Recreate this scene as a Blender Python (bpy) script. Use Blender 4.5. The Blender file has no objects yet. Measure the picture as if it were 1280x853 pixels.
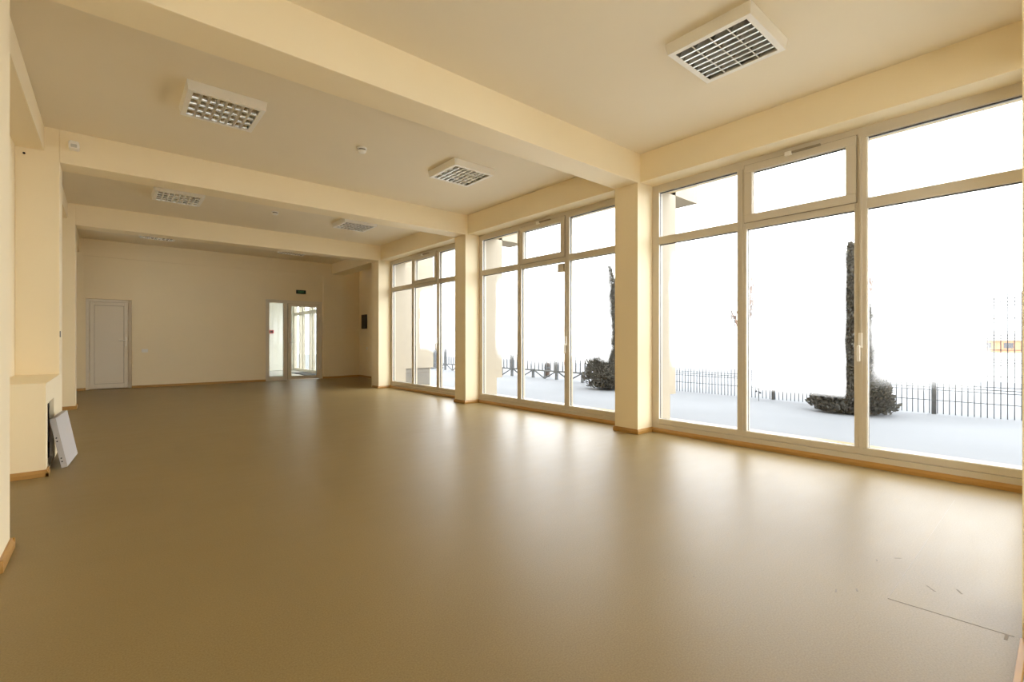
import bpy, bmesh, math, random
from mathutils import Vector, Matrix

random.seed(7)
SC = bpy.context.scene
COL = SC.collection

# ------------------------------------------------------------------ camera, world, exposure
F_PX, YAW, CAM_H = 591.0, 40.345, 1.10
cam = bpy.data.cameras.new('camera')
cam.sensor_fit = 'HORIZONTAL'; cam.sensor_width = 36.0
cam.lens = F_PX / 1280.0 * 36.0
cam.clip_start = 0.02; cam.clip_end = 800
camo = bpy.data.objects.new('camera', cam); COL.objects.link(camo)
camo.location = (0, 0, CAM_H)
camo.rotation_euler = (math.radians(90), 0, math.radians(-YAW))
SC.camera = camo

w = bpy.data.worlds.new('overcast_sky'); SC.world = w; w.use_nodes = True
bg = w.node_tree.nodes['Background']
bg.inputs[0].default_value = (0.955, 0.98, 1.0, 1)      # even, hazy winter overcast
bg.inputs[1].default_value = 1.0

SC.view_settings.view_transform = 'Standard'
SC.view_settings.look = 'None'
SC.view_settings.gamma = 1.0
SC.view_settings.use_curve_mapping = False
SC.view_settings.exposure = 3.08
SC.cycles.max_bounces = 14
SC.cycles.diffuse_bounces = 8
SC.cycles.glossy_bounces = 5
SC.cycles.transparent_max_bounces = 16
SC.cycles.transmission_bounces = 8
SC.cycles.caustics_reflective = False
SC.cycles.use_denoising = True

# ------------------------------------------------------------------ materials
M = {}

def mat(name, col, rough=0.6, metal=0.0, spec=0.5, var=0.0, vscale=8.0, bump=0.0, bscale=200.0, coat=0.0):
    m = bpy.data.materials.new(name); m.use_nodes = True
    nt = m.node_tree; b = nt.nodes['Principled BSDF']
    b.inputs['Roughness'].default_value = rough
    b.inputs['Metallic'].default_value = metal
    b.inputs['Specular IOR Level'].default_value = spec
    b.inputs['Coat Weight'].default_value = coat
    b.inputs['Base Color'].default_value = (*col, 1)
    if var > 0 or bump > 0:
        geo = nt.nodes.new('ShaderNodeNewGeometry')
    if var > 0:
        n = nt.nodes.new('ShaderNodeTexNoise'); n.inputs['Scale'].default_value = vscale
        n.inputs['Detail'].default_value = 5
        nt.links.new(geo.outputs['Position'], n.inputs['Vector'])
        r = nt.nodes.new('ShaderNodeValToRGB')
        r.color_ramp.elements[0].position = 0.3; r.color_ramp.elements[1].position = 0.7
        r.color_ramp.elements[0].color = (*[c * (1 - var) for c in col], 1)
        r.color_ramp.elements[1].color = (*[min(1, c * (1 + var)) for c in col], 1)
        nt.links.new(n.outputs['Fac'], r.inputs['Fac'])
        nt.links.new(r.outputs['Color'], b.inputs['Base Color'])
    if bump > 0:
        n2 = nt.nodes.new('ShaderNodeTexNoise'); n2.inputs['Scale'].default_value = bscale
        n2.inputs['Detail'].default_value = 3
        nt.links.new(geo.outputs['Position'], n2.inputs['Vector'])
        bp = nt.nodes.new('ShaderNodeBump'); bp.inputs['Strength'].default_value = bump
        bp.inputs['Distance'].default_value = 0.002
        nt.links.new(n2.outputs['Fac'], bp.inputs['Height'])
        nt.links.new(bp.outputs['Normal'], b.inputs['Normal'])
    M[name] = m
    return m

mat('cream_paint', (0.88, 0.762, 0.53), 0.55, spec=0.35, var=0.012, vscale=1.5, bump=0.06, bscale=90)
mat('ceiling_paint', (0.82, 0.735, 0.57), 0.75, spec=0.2, var=0.012, vscale=1.2)
mat('white_plastic', (0.61, 0.545, 0.43), 0.32, spec=0.5)
mat('groove_plastic', (0.30, 0.25, 0.17), 0.6)
mat('gasket_rubber', (0.02, 0.018, 0.016), 0.6)
mat('white_enamel', (0.85, 0.82, 0.75), 0.4)
mat('white_door', (0.77, 0.70, 0.57), 0.35)
mat('aluminium', (0.80, 0.80, 0.79), 0.16, metal=1.0)
mat('reflector_metal', (0.50, 0.48, 0.44), 0.26, metal=1.0)
mat('blade_metal', (0.86, 0.85, 0.82), 0.30, metal=0.75)
mat('tube_glass', (0.55, 0.54, 0.50), 0.3)
mat('grey_enamel', (0.52, 0.49, 0.47), 0.45)
mat('steel', (0.62, 0.61, 0.58), 0.3, metal=1.0)
mat('black_plastic', (0.012, 0.010, 0.010), 0.45)
mat('dark_hollow', (0.035, 0.022, 0.012), 0.8)
mat('sign_green', (0.010, 0.055, 0.018), 0.4)
mat('sign_letter', (0.10, 0.36, 0.15), 0.4)
mat('red_box', (0.45, 0.03, 0.03), 0.4)
mat('snow', (0.160, 0.167, 0.177), 0.9, spec=0.1, var=0.05, vscale=0.6, bump=0.3, bscale=6)  # yard shade and exposure put into this darkened snow colour
mat('lit_snow', (0.60, 0.60, 0.59), 0.9, spec=0.1, var=0.04, vscale=0.2)  # same snow, the far field's brighter light put into the colour
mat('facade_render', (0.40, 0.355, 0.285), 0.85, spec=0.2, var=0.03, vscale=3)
mat('plinth_render', (0.22, 0.205, 0.18), 0.85, spec=0.2, var=0.05, vscale=5)
mat('fence_paint', (0.085, 0.09, 0.095), 0.6, var=0.1, vscale=9)
mat('fence_wire', (0.045, 0.05, 0.06), 0.5)
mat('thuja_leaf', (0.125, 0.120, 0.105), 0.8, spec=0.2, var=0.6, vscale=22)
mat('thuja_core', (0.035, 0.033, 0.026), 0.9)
mat('bark', (0.075, 0.055, 0.045), 0.9, var=0.3, vscale=12)
mat('dry_twig', (0.20, 0.13, 0.10), 0.9, var=0.2, vscale=12)
mat('brick_orange', (0.36, 0.19, 0.11), 0.9, var=0.15, vscale=4)
mat('window_dark', (0.08, 0.08, 0.09), 0.2)
mat('mat_rubber', (0.03, 0.028, 0.025), 0.9)
mat('vest_wall', (0.85, 0.84, 0.77), 0.6)
mat('scuff', (0.20, 0.15, 0.085), 0.6)
mat('seam_dark', (0.14, 0.105, 0.06), 0.6)
mat('seam_pale', (0.29, 0.22, 0.12), 0.36)


def wood_mat():
    m = bpy.data.materials.new('oiled_wood'); m.use_nodes = True
    nt = m.node_tree; b = nt.nodes['Principled BSDF']
    geo = nt.nodes.new('ShaderNodeNewGeometry')
    mp = nt.nodes.new('ShaderNodeMapping'); mp.inputs['Scale'].default_value = (6, 6, 90)
    n = nt.nodes.new('ShaderNodeTexNoise'); n.inputs['Scale'].default_value = 1.5; n.inputs['Detail'].default_value = 6
    r = nt.nodes.new('ShaderNodeValToRGB')
    r.color_ramp.elements[0].color = (0.36, 0.185, 0.040, 1); r.color_ramp.elements[1].color = (0.48, 0.265, 0.070, 1)
    nt.links.new(geo.outputs['Position'], mp.inputs['Vector']); nt.links.new(mp.outputs['Vector'], n.inputs['Vector'])
    nt.links.new(n.outputs['Fac'], r.inputs['Fac']); nt.links.new(r.outputs['Color'], b.inputs['Base Color'])
    b.inputs['Roughness'].default_value = 0.4
    M['wood'] = m


def floor_mat():
    m = bpy.data.materials.new('poured_floor'); m.use_nodes = True
    nt = m.node_tree; L = nt.links.new; b = nt.nodes['Principled BSDF']
    geo = nt.nodes.new('ShaderNodeNewGeometry')
    n1 = nt.nodes.new('ShaderNodeTexNoise'); n1.inputs['Scale'].default_value = 160; n1.inputs['Detail'].default_value = 3
    n2 = nt.nodes.new('ShaderNodeTexNoise'); n2.inputs['Scale'].default_value = 1.3; n2.inputs['Detail'].default_value = 6
    L(geo.outputs['Position'], n1.inputs['Vector']); L(geo.outputs['Position'], n2.inputs['Vector'])
    r1 = nt.nodes.new('ShaderNodeValToRGB')
    r1.color_ramp.elements[0].position = 0.30; r1.color_ramp.elements[1].position = 0.70
    r1.color_ramp.elements[0].color = (0.222, 0.156, 0.062, 1); r1.color_ramp.elements[1].color = (0.282, 0.206, 0.092, 1)
    L(n1.outputs['Fac'], r1.inputs['Fac'])
    mx = nt.nodes.new('ShaderNodeMix'); mx.data_type = 'RGBA'; mx.blend_type = 'MULTIPLY'; mx.inputs['Factor'].default_value = 1.0
    r2 = nt.nodes.new('ShaderNodeValToRGB')
    r2.color_ramp.elements[0].position = 0.3; r2.color_ramp.elements[1].position = 0.7
    r2.color_ramp.elements[0].color = (0.93, 0.93, 0.93, 1); r2.color_ramp.elements[1].color = (1, 1, 1, 1)
    L(n2.outputs['Fac'], r2.inputs['Fac'])
    L(r1.outputs['Color'], mx.inputs['A']); L(r2.outputs['Color'], mx.inputs['B'])
    L(mx.outputs['Result'], b.inputs['Base Color'])
    # wear: gloss varies, with long scuffed streaks
    mp = nt.nodes.new('ShaderNodeMapping'); mp.inputs['Scale'].default_value = (1.2, 5.0, 1)
    n3 = nt.nodes.new('ShaderNodeTexNoise'); n3.inputs['Scale'].default_value = 2.2; n3.inputs['Detail'].default_value = 8
    L(geo.outputs['Position'], mp.inputs['Vector']); L(mp.outputs['Vector'], n3.inputs['Vector'])
    mr = nt.nodes.new('ShaderNodeMapRange'); mr.inputs['To Min'].default_value = 0.36; mr.inputs['To Max'].default_value = 0.42
    L(n3.outputs['Fac'], mr.inputs['Value']); L(mr.outputs['Result'], b.inputs['Roughness'])
    b.inputs['Specular IOR Level'].default_value = 0.31
    n4 = nt.nodes.new('ShaderNodeTexNoise'); n4.inputs['Scale'].default_value = 25; n4.inputs['Detail'].default_value = 4
    L(geo.outputs['Position'], n4.inputs['Vector'])
    bp = nt.nodes.new('ShaderNodeBump'); bp.inputs['Strength'].default_value = 0.05; bp.inputs['Distance'].default_value = 0.003
    L(n4.outputs['Fac'], bp.inputs['Height']); L(bp.outputs['Normal'], b.inputs['Normal'])
    M['floor'] = m


def tile_mat():
    m = bpy.data.materials.new('grey_tile'); m.use_nodes = True
    nt = m.node_tree; b = nt.nodes['Principled BSDF']
    geo = nt.nodes.new('ShaderNodeNewGeometry')
    br = nt.nodes.new('ShaderNodeTexBrick'); br.offset = 0
    br.inputs['Color1'].default_value = (0.42, 0.40, 0.37, 1); br.inputs['Color2'].default_value = (0.39, 0.37, 0.34, 1)
    br.inputs['Mortar'].default_value = (0.12, 0.11, 0.10, 1); br.inputs['Scale'].default_value = 1
    br.inputs['Brick Width'].default_value = 0.33; br.inputs['Row Height'].default_value = 0.33
    br.inputs['Mortar Size'].default_value = 0.005
    nt.links.new(geo.outputs['Position'], br.inputs['Vector']); nt.links.new(br.outputs['Color'], b.inputs['Base Color'])
    b.inputs['Roughness'].default_value = 0.35
    M['tile'] = m


def glass_mat(name, fog=None):
    """Thin clear glass; fog = dict of the condensation patch on the pane (metres, room coordinates)."""
    m = bpy.data.materials.new(name); m.use_nodes = True
    nt = m.node_tree; L = nt.links.new
    for n in list(nt.nodes):
        if n.type == 'BSDF_PRINCIPLED': nt.nodes.remove(n)
    out = [n for n in nt.nodes if n.type == 'OUTPUT_MATERIAL'][0]
    tr = nt.nodes.new('ShaderNodeBsdfTransparent'); tr.inputs[0].default_value = (0.93, 0.94, 0.935, 1)
    gl = nt.nodes.new('ShaderNodeBsdfGlossy'); gl.inputs['Roughness'].default_value = 0.01
    # two-sided Schlick reflectance of a thin pane
    lw = nt.nodes.new('ShaderNodeLayerWeight'); lw.inputs['Blend'].default_value = 0.5
    pw_ = nt.nodes.new('ShaderNodeMath'); pw_.operation = 'POWER'; pw_.inputs[1].default_value = 5.0
    L(lw.outputs['Facing'], pw_.inputs[0])
    fr = nt.nodes.new('ShaderNodeMath'); fr.operation = 'MULTIPLY_ADD'; fr.inputs[1].default_value = 0.85; fr.inputs[2].default_value = 0.05
    L(pw_.outputs[0], fr.inputs[0])
    mx = nt.nodes.new('ShaderNodeMixShader')
    L(fr.outputs[0], mx.inputs[0]); L(tr.outputs[0], mx.inputs[1]); L(gl.outputs[0], mx.inputs[2])
    last = mx
    if fog:
        geo = nt.nodes.new('ShaderNodeNewGeometry')
        nz = nt.nodes.new('ShaderNodeTexNoise'); nz.inputs['Scale'].default_value = 3.2; nz.inputs['Detail'].default_value = 4
        L(geo.outputs['Position'], nz.inputs['Vector'])
        sub = nt.nodes.new('ShaderNodeVectorMath'); sub.operation = 'SUBTRACT'; sub.inputs[1].default_value = (0.5, 0.5, 0.5)
        L(nz.outputs['Color'], sub.inputs[0])
        scl = nt.nodes.new('ShaderNodeVectorMath'); scl.operation = 'SCALE'; scl.inputs['Scale'].default_value = fog.get('wob', 0.10)
        L(sub.outputs[0], scl.inputs[0])
        add = nt.nodes.new('ShaderNodeVectorMath'); add.operation = 'ADD'
        L(geo.outputs['Position'], add.inputs[0]); L(scl.outputs[0], add.inputs[1])
        sep = nt.nodes.new('ShaderNodeSeparateXYZ'); L(add.outputs[0], sep.inputs[0])

        def step(sock, a, b_):
            r = nt.nodes.new('ShaderNodeMapRange'); r.interpolation_type = 'SMOOTHSTEP'
            lo, hi = (a, b_) if a < b_ else (b_, a)
            r.inputs['From Min'].default_value = lo; r.inputs['From Max'].default_value = hi
            r.inputs['To Min'].default_value = 0.0 if a < b_ else 1.0
            r.inputs['To Max'].default_value = 1.0 if a < b_ else 0.0
            L(sock, r.inputs['Value']); return r.outputs['Result']

        def mul(a, b_):
            q = nt.nodes.new('ShaderNodeMath'); q.operation = 'MULTIPLY'; L(a, q.inputs[0])
            if isinstance(b_, float): q.inputs[1].default_value = b_
            else: L(b_, q.inputs[1])
            return q.outputs[0]
        y, z = sep.outputs['Y'], sep.outputs['Z']
        sr, sl, sb = fog.get('sr', .03), fog.get('sl', .04), fog.get('sb', .10)
        f = mul(step(y, fog['r'] - sr, fog['r'] + sr), step(y, fog['l'] + sl, fog['l'] - sl))
        f = mul(f, step(z, fog['b'] - sb, fog['b'] + sb))
        f = mul(f, step(z, 2.30, 1.75))
        f = mul(f, fog.get('d', 0.92))
        tl = nt.nodes.new('ShaderNodeBsdfTranslucent'); tl.inputs[0].default_value = (0.88, 0.88, 0.875, 1)
        m2 = nt.nodes.new('ShaderNodeMixShader')
        L(f, m2.inputs[0]); L(mx.outputs[0], m2.inputs[1]); L(tl.outputs[0], m2.inputs[2])
        last = m2
    L(last.outputs[0], out.inputs['Surface'])
    M[name] = m
    return m


wood_mat(); floor_mat(); tile_mat(); glass_mat('clear_glass')

# ------------------------------------------------------------------ mesh helpers
class MB:
    def __init__(self):
        self.v = []; self.f = []

    def box(self, x0, x1, y0, y1, z0, z1):
        if x0 > x1: x0, x1 = x1, x0
        if y0 > y1: y0, y1 = y1, y0
        if z0 > z1: z0, z1 = z1, z0
        i = len(self.v)
        self.v += [(x0, y0, z0), (x1, y0, z0), (x1, y1, z0), (x0, y1, z0), (x0, y0, z1), (x1, y0, z1), (x1, y1, z1), (x0, y1, z1)]
        self.f += [tuple(i + k for k in q) for q in ((0, 3, 2, 1), (4, 5, 6, 7), (0, 1, 5, 4), (1, 2, 6, 5), (2, 3, 7, 6), (3, 0, 4, 7))]
        return self

    def prism(self, pts, d0, d1, axis):
        """closed polygon pts (2D) extruded along axis from d0 to d1"""
        i = len(self.v); n = len(pts)
        for d in (d0, d1):
            for a, b in pts:
                self.v.append({'x': (d, a, b), 'y': (a, d, b), 'z': (a, b, d)}[axis])
        self.f.append(tuple(i + k for k in range(n - 1, -1, -1))); self.f.append(tuple(i + n + k for k in range(n)))
        for k in range(n):
            k2 = (k + 1) % n
            self.f.append((i + k, i + k2, i + n + k2, i + n + k))
        return self

    def tube(self, p, q, r0, r1=None, n=8):
        r1 = r0 if r1 is None else r1
        p, q = Vector(p), Vector(q); d = (q - p).normalized()
        a = d.orthogonal().normalized(); b = d.cross(a)
        i = len(self.v)
        for c, r in ((p, r0), (q, r1)):
            for k in range(n):
                t = 2 * math.pi * k / n
                self.v.append(tuple(c + a * (r * math.cos(t)) + b * (r * math.sin(t))))
        for k in range(n):
            k2 = (k + 1) % n
            self.f.append((i + k, i + k2, i + n + k2, i + n + k))
        self.f.append(tuple(i + k for k in range(n - 1, -1, -1))); self.f.append(tuple(i + n + k for k in range(n)))
        return self

    def lathe(self, prof, c=(0, 0, 0), n=24):
        """prof: list of (r, z)"""
        i = len(self.v); m = len(prof)
        for r, z in prof:
            for k in range(n):
                t = 2 * math.pi * k / n
                self.v.append((c[0] + r * math.cos(t), c[1] + r * math.sin(t), c[2] + z))
        for j in range(m - 1):
            for k in range(n):
                k2 = (k + 1) % n
                self.f.append((i + j * n + k, i + j * n + k2, i + (j + 1) * n + k2, i + (j + 1) * n + k))
        self.f.append(tuple(i + k for k in range(n - 1, -1, -1)))
        self.f.append(tuple(i + (m - 1) * n + k for k in range(n)))
        return self

    def build(self, name, m, parent=None, bevel=0.0, smooth=False, local=False):
        me = bpy.data.meshes.new(name)
        vs = self.v
        if parent is not None and not local:
            ox = oy = oz = 0.0; q_ = parent
            while q_ is not None:
                ox += q_.location.x; oy += q_.location.y; oz += q_.location.z; q_ = q_.parent
            vs = [(a - ox, b - oy, c - oz) for a, b, c in vs]
        me.from_pydata(vs, [], self.f); me.update()
        bm = bmesh.new(); bm.from_mesh(me); bmesh.ops.recalc_face_normals(bm, faces=bm.faces); bm.to_mesh(me); bm.free()
        me.materials.append(M[m])
        o = bpy.data.objects.new(name, me); COL.objects.link(o)
        if parent is not None: o.parent = parent
        if bevel > 0:
            md = o.modifiers.new('bevel', 'BEVEL'); md.width = bevel; md.segments = 2; md.limit_method = 'ANGLE'
        if smooth:
            for p in me.polygons: p.use_smooth = True
            md = o.modifiers.new('edges', 'EDGE_SPLIT'); md.split_angle = math.radians(40)
        return o


def tag(o, label=None, cat=None, group=None, kind=None):
    if label: o['label'] = label
    if cat: o['category'] = cat
    if group: o['group'] = group
    if kind: o['kind'] = kind
    return o


def empty(name, loc=(0, 0, 0), rz=0.0):
    o = bpy.data.objects.new(name, None); COL.objects.link(o)
    o.location = loc; o.rotation_euler = (0, 0, rz); o.empty_display_size = 0.1
    return o


def copy_tree(o, parent=None):
    c = o.copy(); COL.objects.link(c); c.parent = parent
    for ch in o.children: copy_tree(ch, c)
    return c


def struct(name, mb, m, label, bevel=0.0, cat='wall'):
    return tag(mb.build(name, m, bevel=bevel), label, cat, None, 'structure')

# ------------------------------------------------------------------ room dimensions (metres)
XL, XW, XC = -0.73, 5.04, 4.74            # left wall, window plane, column face
XF = 4.79                                  # lintel fascia
YB = 14.15                                 # back wall
ZC, ZB = 3.315, 2.97                       # ceiling, beam underside
BAY = [(-0.22, 0.11), (3.29, 3.62), (6.84, 7.17), (10.36, 10.68)]   # column lines
GZ = -0.10                                 # snow level

# floor
struct('floor', MB().box(XL - .25, 6.1, .105, 14.45, -.25, 0), 'floor', 'glossy brown-beige poured floor of the empty hall', cat='floor')
struct('floor', MB().box(XL - .25, 5.6, -4.0, .096, -.25, -.002), 'tile', 'grey tile floor beyond the wooden threshold strip at the right edge', cat='floor')
struct('floor', MB().box(2.6, 5.45, 14.45, 19.3, -.25, -.005), 'tile', 'tiled floor of the bright porch behind the glazed door', cat='floor')
# ceilings
struct('ceiling', MB().box(XL - .25, 5.44, -4.0, 10.5, ZC, ZC + .3), 'ceiling_paint', 'cream ceiling of the hall between the beams', cat='ceiling')
struct('ceiling', MB().box(XL - .25, 6.1, 10.5, 14.45, 3.38, 3.68), 'ceiling_paint', 'cream ceiling of the dim back part beyond the last beam', cat='ceiling')
struct('ceiling', MB().box(2.6, 5.6, 14.45, 19.3, 2.75, 2.95), 'vest_wall', 'white ceiling of the porch behind the glazed door', cat='ceiling')
# walls
LW = (11.2, 12.3)  # opening for the added window that lights the back part
struct('wall_left', MB().box(XL - .25, XL, -.22, LW[0], -.2, 3.7).box(XL - .25, XL, LW[1], 14.45, -.2, 3.7).box(XL - .25, XL, LW[0], LW[1], -.2, 2.0).box(XL - .25, XL, LW[0], LW[1], 2.95, 3.7), 'cream_paint', 'long cream wall on the left behind the columns')
D1 = (-.42, .38, 2.05); D2 = (3.22, 4.73, 2.245)
wb = MB()
wb.box(XL, D1[0], YB, YB + .3, 0, 3.5).box(D1[1], D2[0], YB, YB + .3, 0, 3.5).box(D2[1], 4.75, YB, YB + .3, 0, 3.5)
wb.box(D1[0], D1[1], YB, YB + .3, D1[2], 3.5).box(D2[0], D2[1], YB, YB + .3, D2[2], 3.5)
wb.box(D1[0], D1[1], YB + .2, YB + .3, 0, D1[2])
wb.box(5.37, 6.1, YB + .08, YB + .3, 0, 3.5)
wall_back = struct('wall_back', wb, 'cream_paint', 'cream back wall holding a white door and a glazed door')
MB().box(4.75, 5.37, YB - .03, YB + .3, 0, 3.1).build('pilaster', 'cream_paint', wall_back, bevel=.004)
MB().box(XL, -.46, YB - .04, YB, 0, 3.5).build('pilaster', 'cream_paint', wall_back)
MB().box(-.46, 5.0, YB - .025, YB, 3.0, 3.5).build('bond_beam', 'cream_paint', wall_back)
wr = MB()
wr.box(5.88, 6.1, 10.68, YB + .3, -.2, 3.6).box(4.79, 6.30, 10.68, 10.86, -.2, 3.6)
struct('wall_right', wr, 'cream_paint', 'dim cream side wall of the recess at the back right')
mb = MB().box(5.44, 6.34, 10.60, 10.86, .42, 3.5)
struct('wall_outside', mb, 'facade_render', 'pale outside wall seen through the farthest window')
struct('wall_outside', MB().box(5.44, 6.26, 10.63, 10.86, -.2, .42), 'plinth_render', 'grey plinth under the pale outside wall beyond the farthest window')
struct('wall_front', MB().box(2.55, 2.90, -.22, .11, 0, ZB), 'cream_paint', 'cream pillar end at the right picture edge')
struct('wall_shade_block', MB().box(XL - .25, 5.44, -.22, 10.86, 3.62, 9.5).box(XL - .25, 6.34, 10.86, 14.45, 3.62, 9.5), 'facade_render', 'unseen upper block added above the hall to shade the yard')  # added mass out of view, hides part of the sky from the yard
# porch behind the glazed door
struct('wall_back', MB().box(2.6, 5.45, 19.05, 19.3, 0, 2.8), 'vest_wall', 'white far wall of the porch seen through the glazed door')
struct('wall_left', MB().box(2.6, 2.75, 14.45, 19.05, 0, 2.8), 'vest_wall', 'white left wall of the porch behind the glazed door')

# columns along the windows
side_txt = ['cream column beside the viewpoint at the near end of the nearest window',
            'wide cream column between the nearest and the middle window',
            'cream column between the middle and the farthest window',
            'cream column at the far end of the farthest window']
for k, (a, b) in enumerate(BAY):
    c = struct('column', MB().box(XC, XW + .085, a, b, 0, ZB), 'cream_paint', side_txt[k], cat='column')
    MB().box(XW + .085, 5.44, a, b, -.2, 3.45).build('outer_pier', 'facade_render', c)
    tag(c, group='columns along the windows')
    if k < 3:
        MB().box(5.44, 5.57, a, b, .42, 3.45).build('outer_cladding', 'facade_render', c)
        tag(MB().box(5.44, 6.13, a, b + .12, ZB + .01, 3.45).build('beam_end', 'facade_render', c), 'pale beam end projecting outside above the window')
left_txt = ['cream column on the left beside the viewpoint', 'near left column, a bright strip at the left picture edge',
            'left column standing behind the low heating box', 'far left column beyond the heating box']
for k, (a, b) in enumerate(BAY):
    c = struct('column', MB().box(XL, -.405 if k != 3 else -.43, a - .006, b + .006, 0, ZC), 'cream_paint', left_txt[k], bevel=.005, cat='column')
    tag(c, group='columns along the left wall')
beam_txt = ['cream ceiling beam above the viewpoint', 'nearest cream ceiling beam crossing the top of the picture',
            'middle cream ceiling beam with a small sensor at its left end', 'farthest cream ceiling beam in front of the dim back part']
for k, (a, b) in enumerate(BAY):
    c = struct('ceiling_beam', MB().box(-.405 if k != 3 else -.43, XW + .085, a, b, ZB, 3.5), 'cream_paint', beam_txt[k], bevel=.005, cat='beam')
    tag(c, group='ceiling beams')
lint_txt = ['cream lintel over the window behind the viewpoint', 'cream lintel over the nearest window', 'cream lintel over the middle window', 'cream lintel over the farthest window']
lb_txt = ['cream edge beam on the left wall behind the viewpoint', 'cream edge beam along the left wall before the first column', 'cream edge beam above the heating box', 'cream edge beam on the left wall before the farthest column']
SPAN = [(-3.75, -.22), (.11, 3.29), (3.62, 6.84), (7.17, 10.36)]
for k, (a, b) in enumerate(SPAN):
    tag(struct('lintel', MB().box(XF, 5.44, a, b, ZB + .012, 3.5), 'cream_paint', lint_txt[k], bevel=.004, cat='lintel'), group='lintels over the windows')
    tag(struct('edge_beam', MB().box(XL, -.52, a, b, 3.06, ZC), 'cream_paint', lb_txt[k], bevel=.004, cat='beam'), group='edge beams on the left wall')
struct('edge_beam', MB().box(5.0, 5.4, 10.86, YB, 3.08, 3.5), 'cream_paint', 'dim cream edge beam over the recess at the back right', cat='beam')
struct('edge_beam', MB().box(XL, -.52, 10.68, YB - .04, 3.06, 3.5), 'cream_paint', 'dim cream edge beam on the left of the back part', cat='beam')


# ------------------------------------------------------------------ baseboards and trims
def run_y(mb, x, y0, y1, side, h=.055, d=.018):
    s = d * side
    mb.prism([(x, 0), (x + s, 0), (x + s, h * .55), (x + s * .45, h), (x, h)], y0, y1, 'y'); return mb


def run_x(mb, y, x0, x1, side, h=.055, d=.018):
    s = d * side
    mb.prism([(y, 0), (y + s, 0), (y + s, h * .55), (y + s * .45, h), (y, h)], x0, x1, 'x'); return mb


bl = MB()
for k, (a, b) in enumerate(BAY):
    xc = -.405 if k != 3 else -.43
    run_y(bl, xc, a - .006, b + .006, 1); run_x(bl, a - .006, XL, xc + .018, -1); run_x(bl, b + .006, XL, xc + .018, 1)
run_y(bl, XL, .11, 3.29, 1); run_y(bl, XL, 3.62, 5.36, 1); run_y(bl, XL, 7.17, 10.36, 1); run_y(bl, XL, 10.68, YB, 1)
tag(struct('baseboard_left', bl, 'wood', 'golden wooden baseboard along the left wall and columns', cat='baseboard'))
bb = MB()
run_x(bb, YB - .04, XL, -.46, -1); run_x(bb, YB, -.46, D1[0], -1); run_x(bb, YB, D1[1], D2[0], -1); run_x(bb, YB - .03, 4.735, 5.37, -1); run_x(bb, YB + .08, 5.37, 5.88, -1)
struct('baseboard_back', bb, 'wood', 'thin wooden baseboard along the back wall', cat='baseboard')
br = MB()
for k, (a, b) in enumerate(BAY):
    run_y(br, XC, a, b, -1); run_x(br, a, XC - .018, XW, -1)
    if k < 3: run_x(br, b, XC - .018, XW, 1)
run_y(br, 5.88, 10.86, YB + .08, -1)
struct('baseboard_right', br, 'wood', 'golden wooden baseboard around the window-side columns', cat='baseboard')
for k, (a, b) in enumerate(SPAN[1:]):
    t = MB(); run_y(t, XW, a, b, -1, .05, .03)
    struct('trim_%d' % (k + 1), t, 'wood', ['golden wooden floor trim under the nearest window', 'golden wooden floor trim under the middle window', 'golden wooden floor trim under the farthest window'][k], cat='trim')
struct('trim_4', MB().box(-.40, 2.55, .096, .116, -.002, .010), 'wood', 'pale wooden threshold strip in the bottom right corner', bevel=.003, cat='trim')
struct('baseboard_front', run_y(MB(), 2.55, -.22, .10, -1, .07), 'wood', 'dark wooden baseboard on the wall end at the right edge', cat='baseboard')

# ------------------------------------------------------------------ windows
ZG0, ZT0, ZT1, ZG1, ZTOP = .16, 2.262, 2.35, 2.89, 3.03


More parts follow.
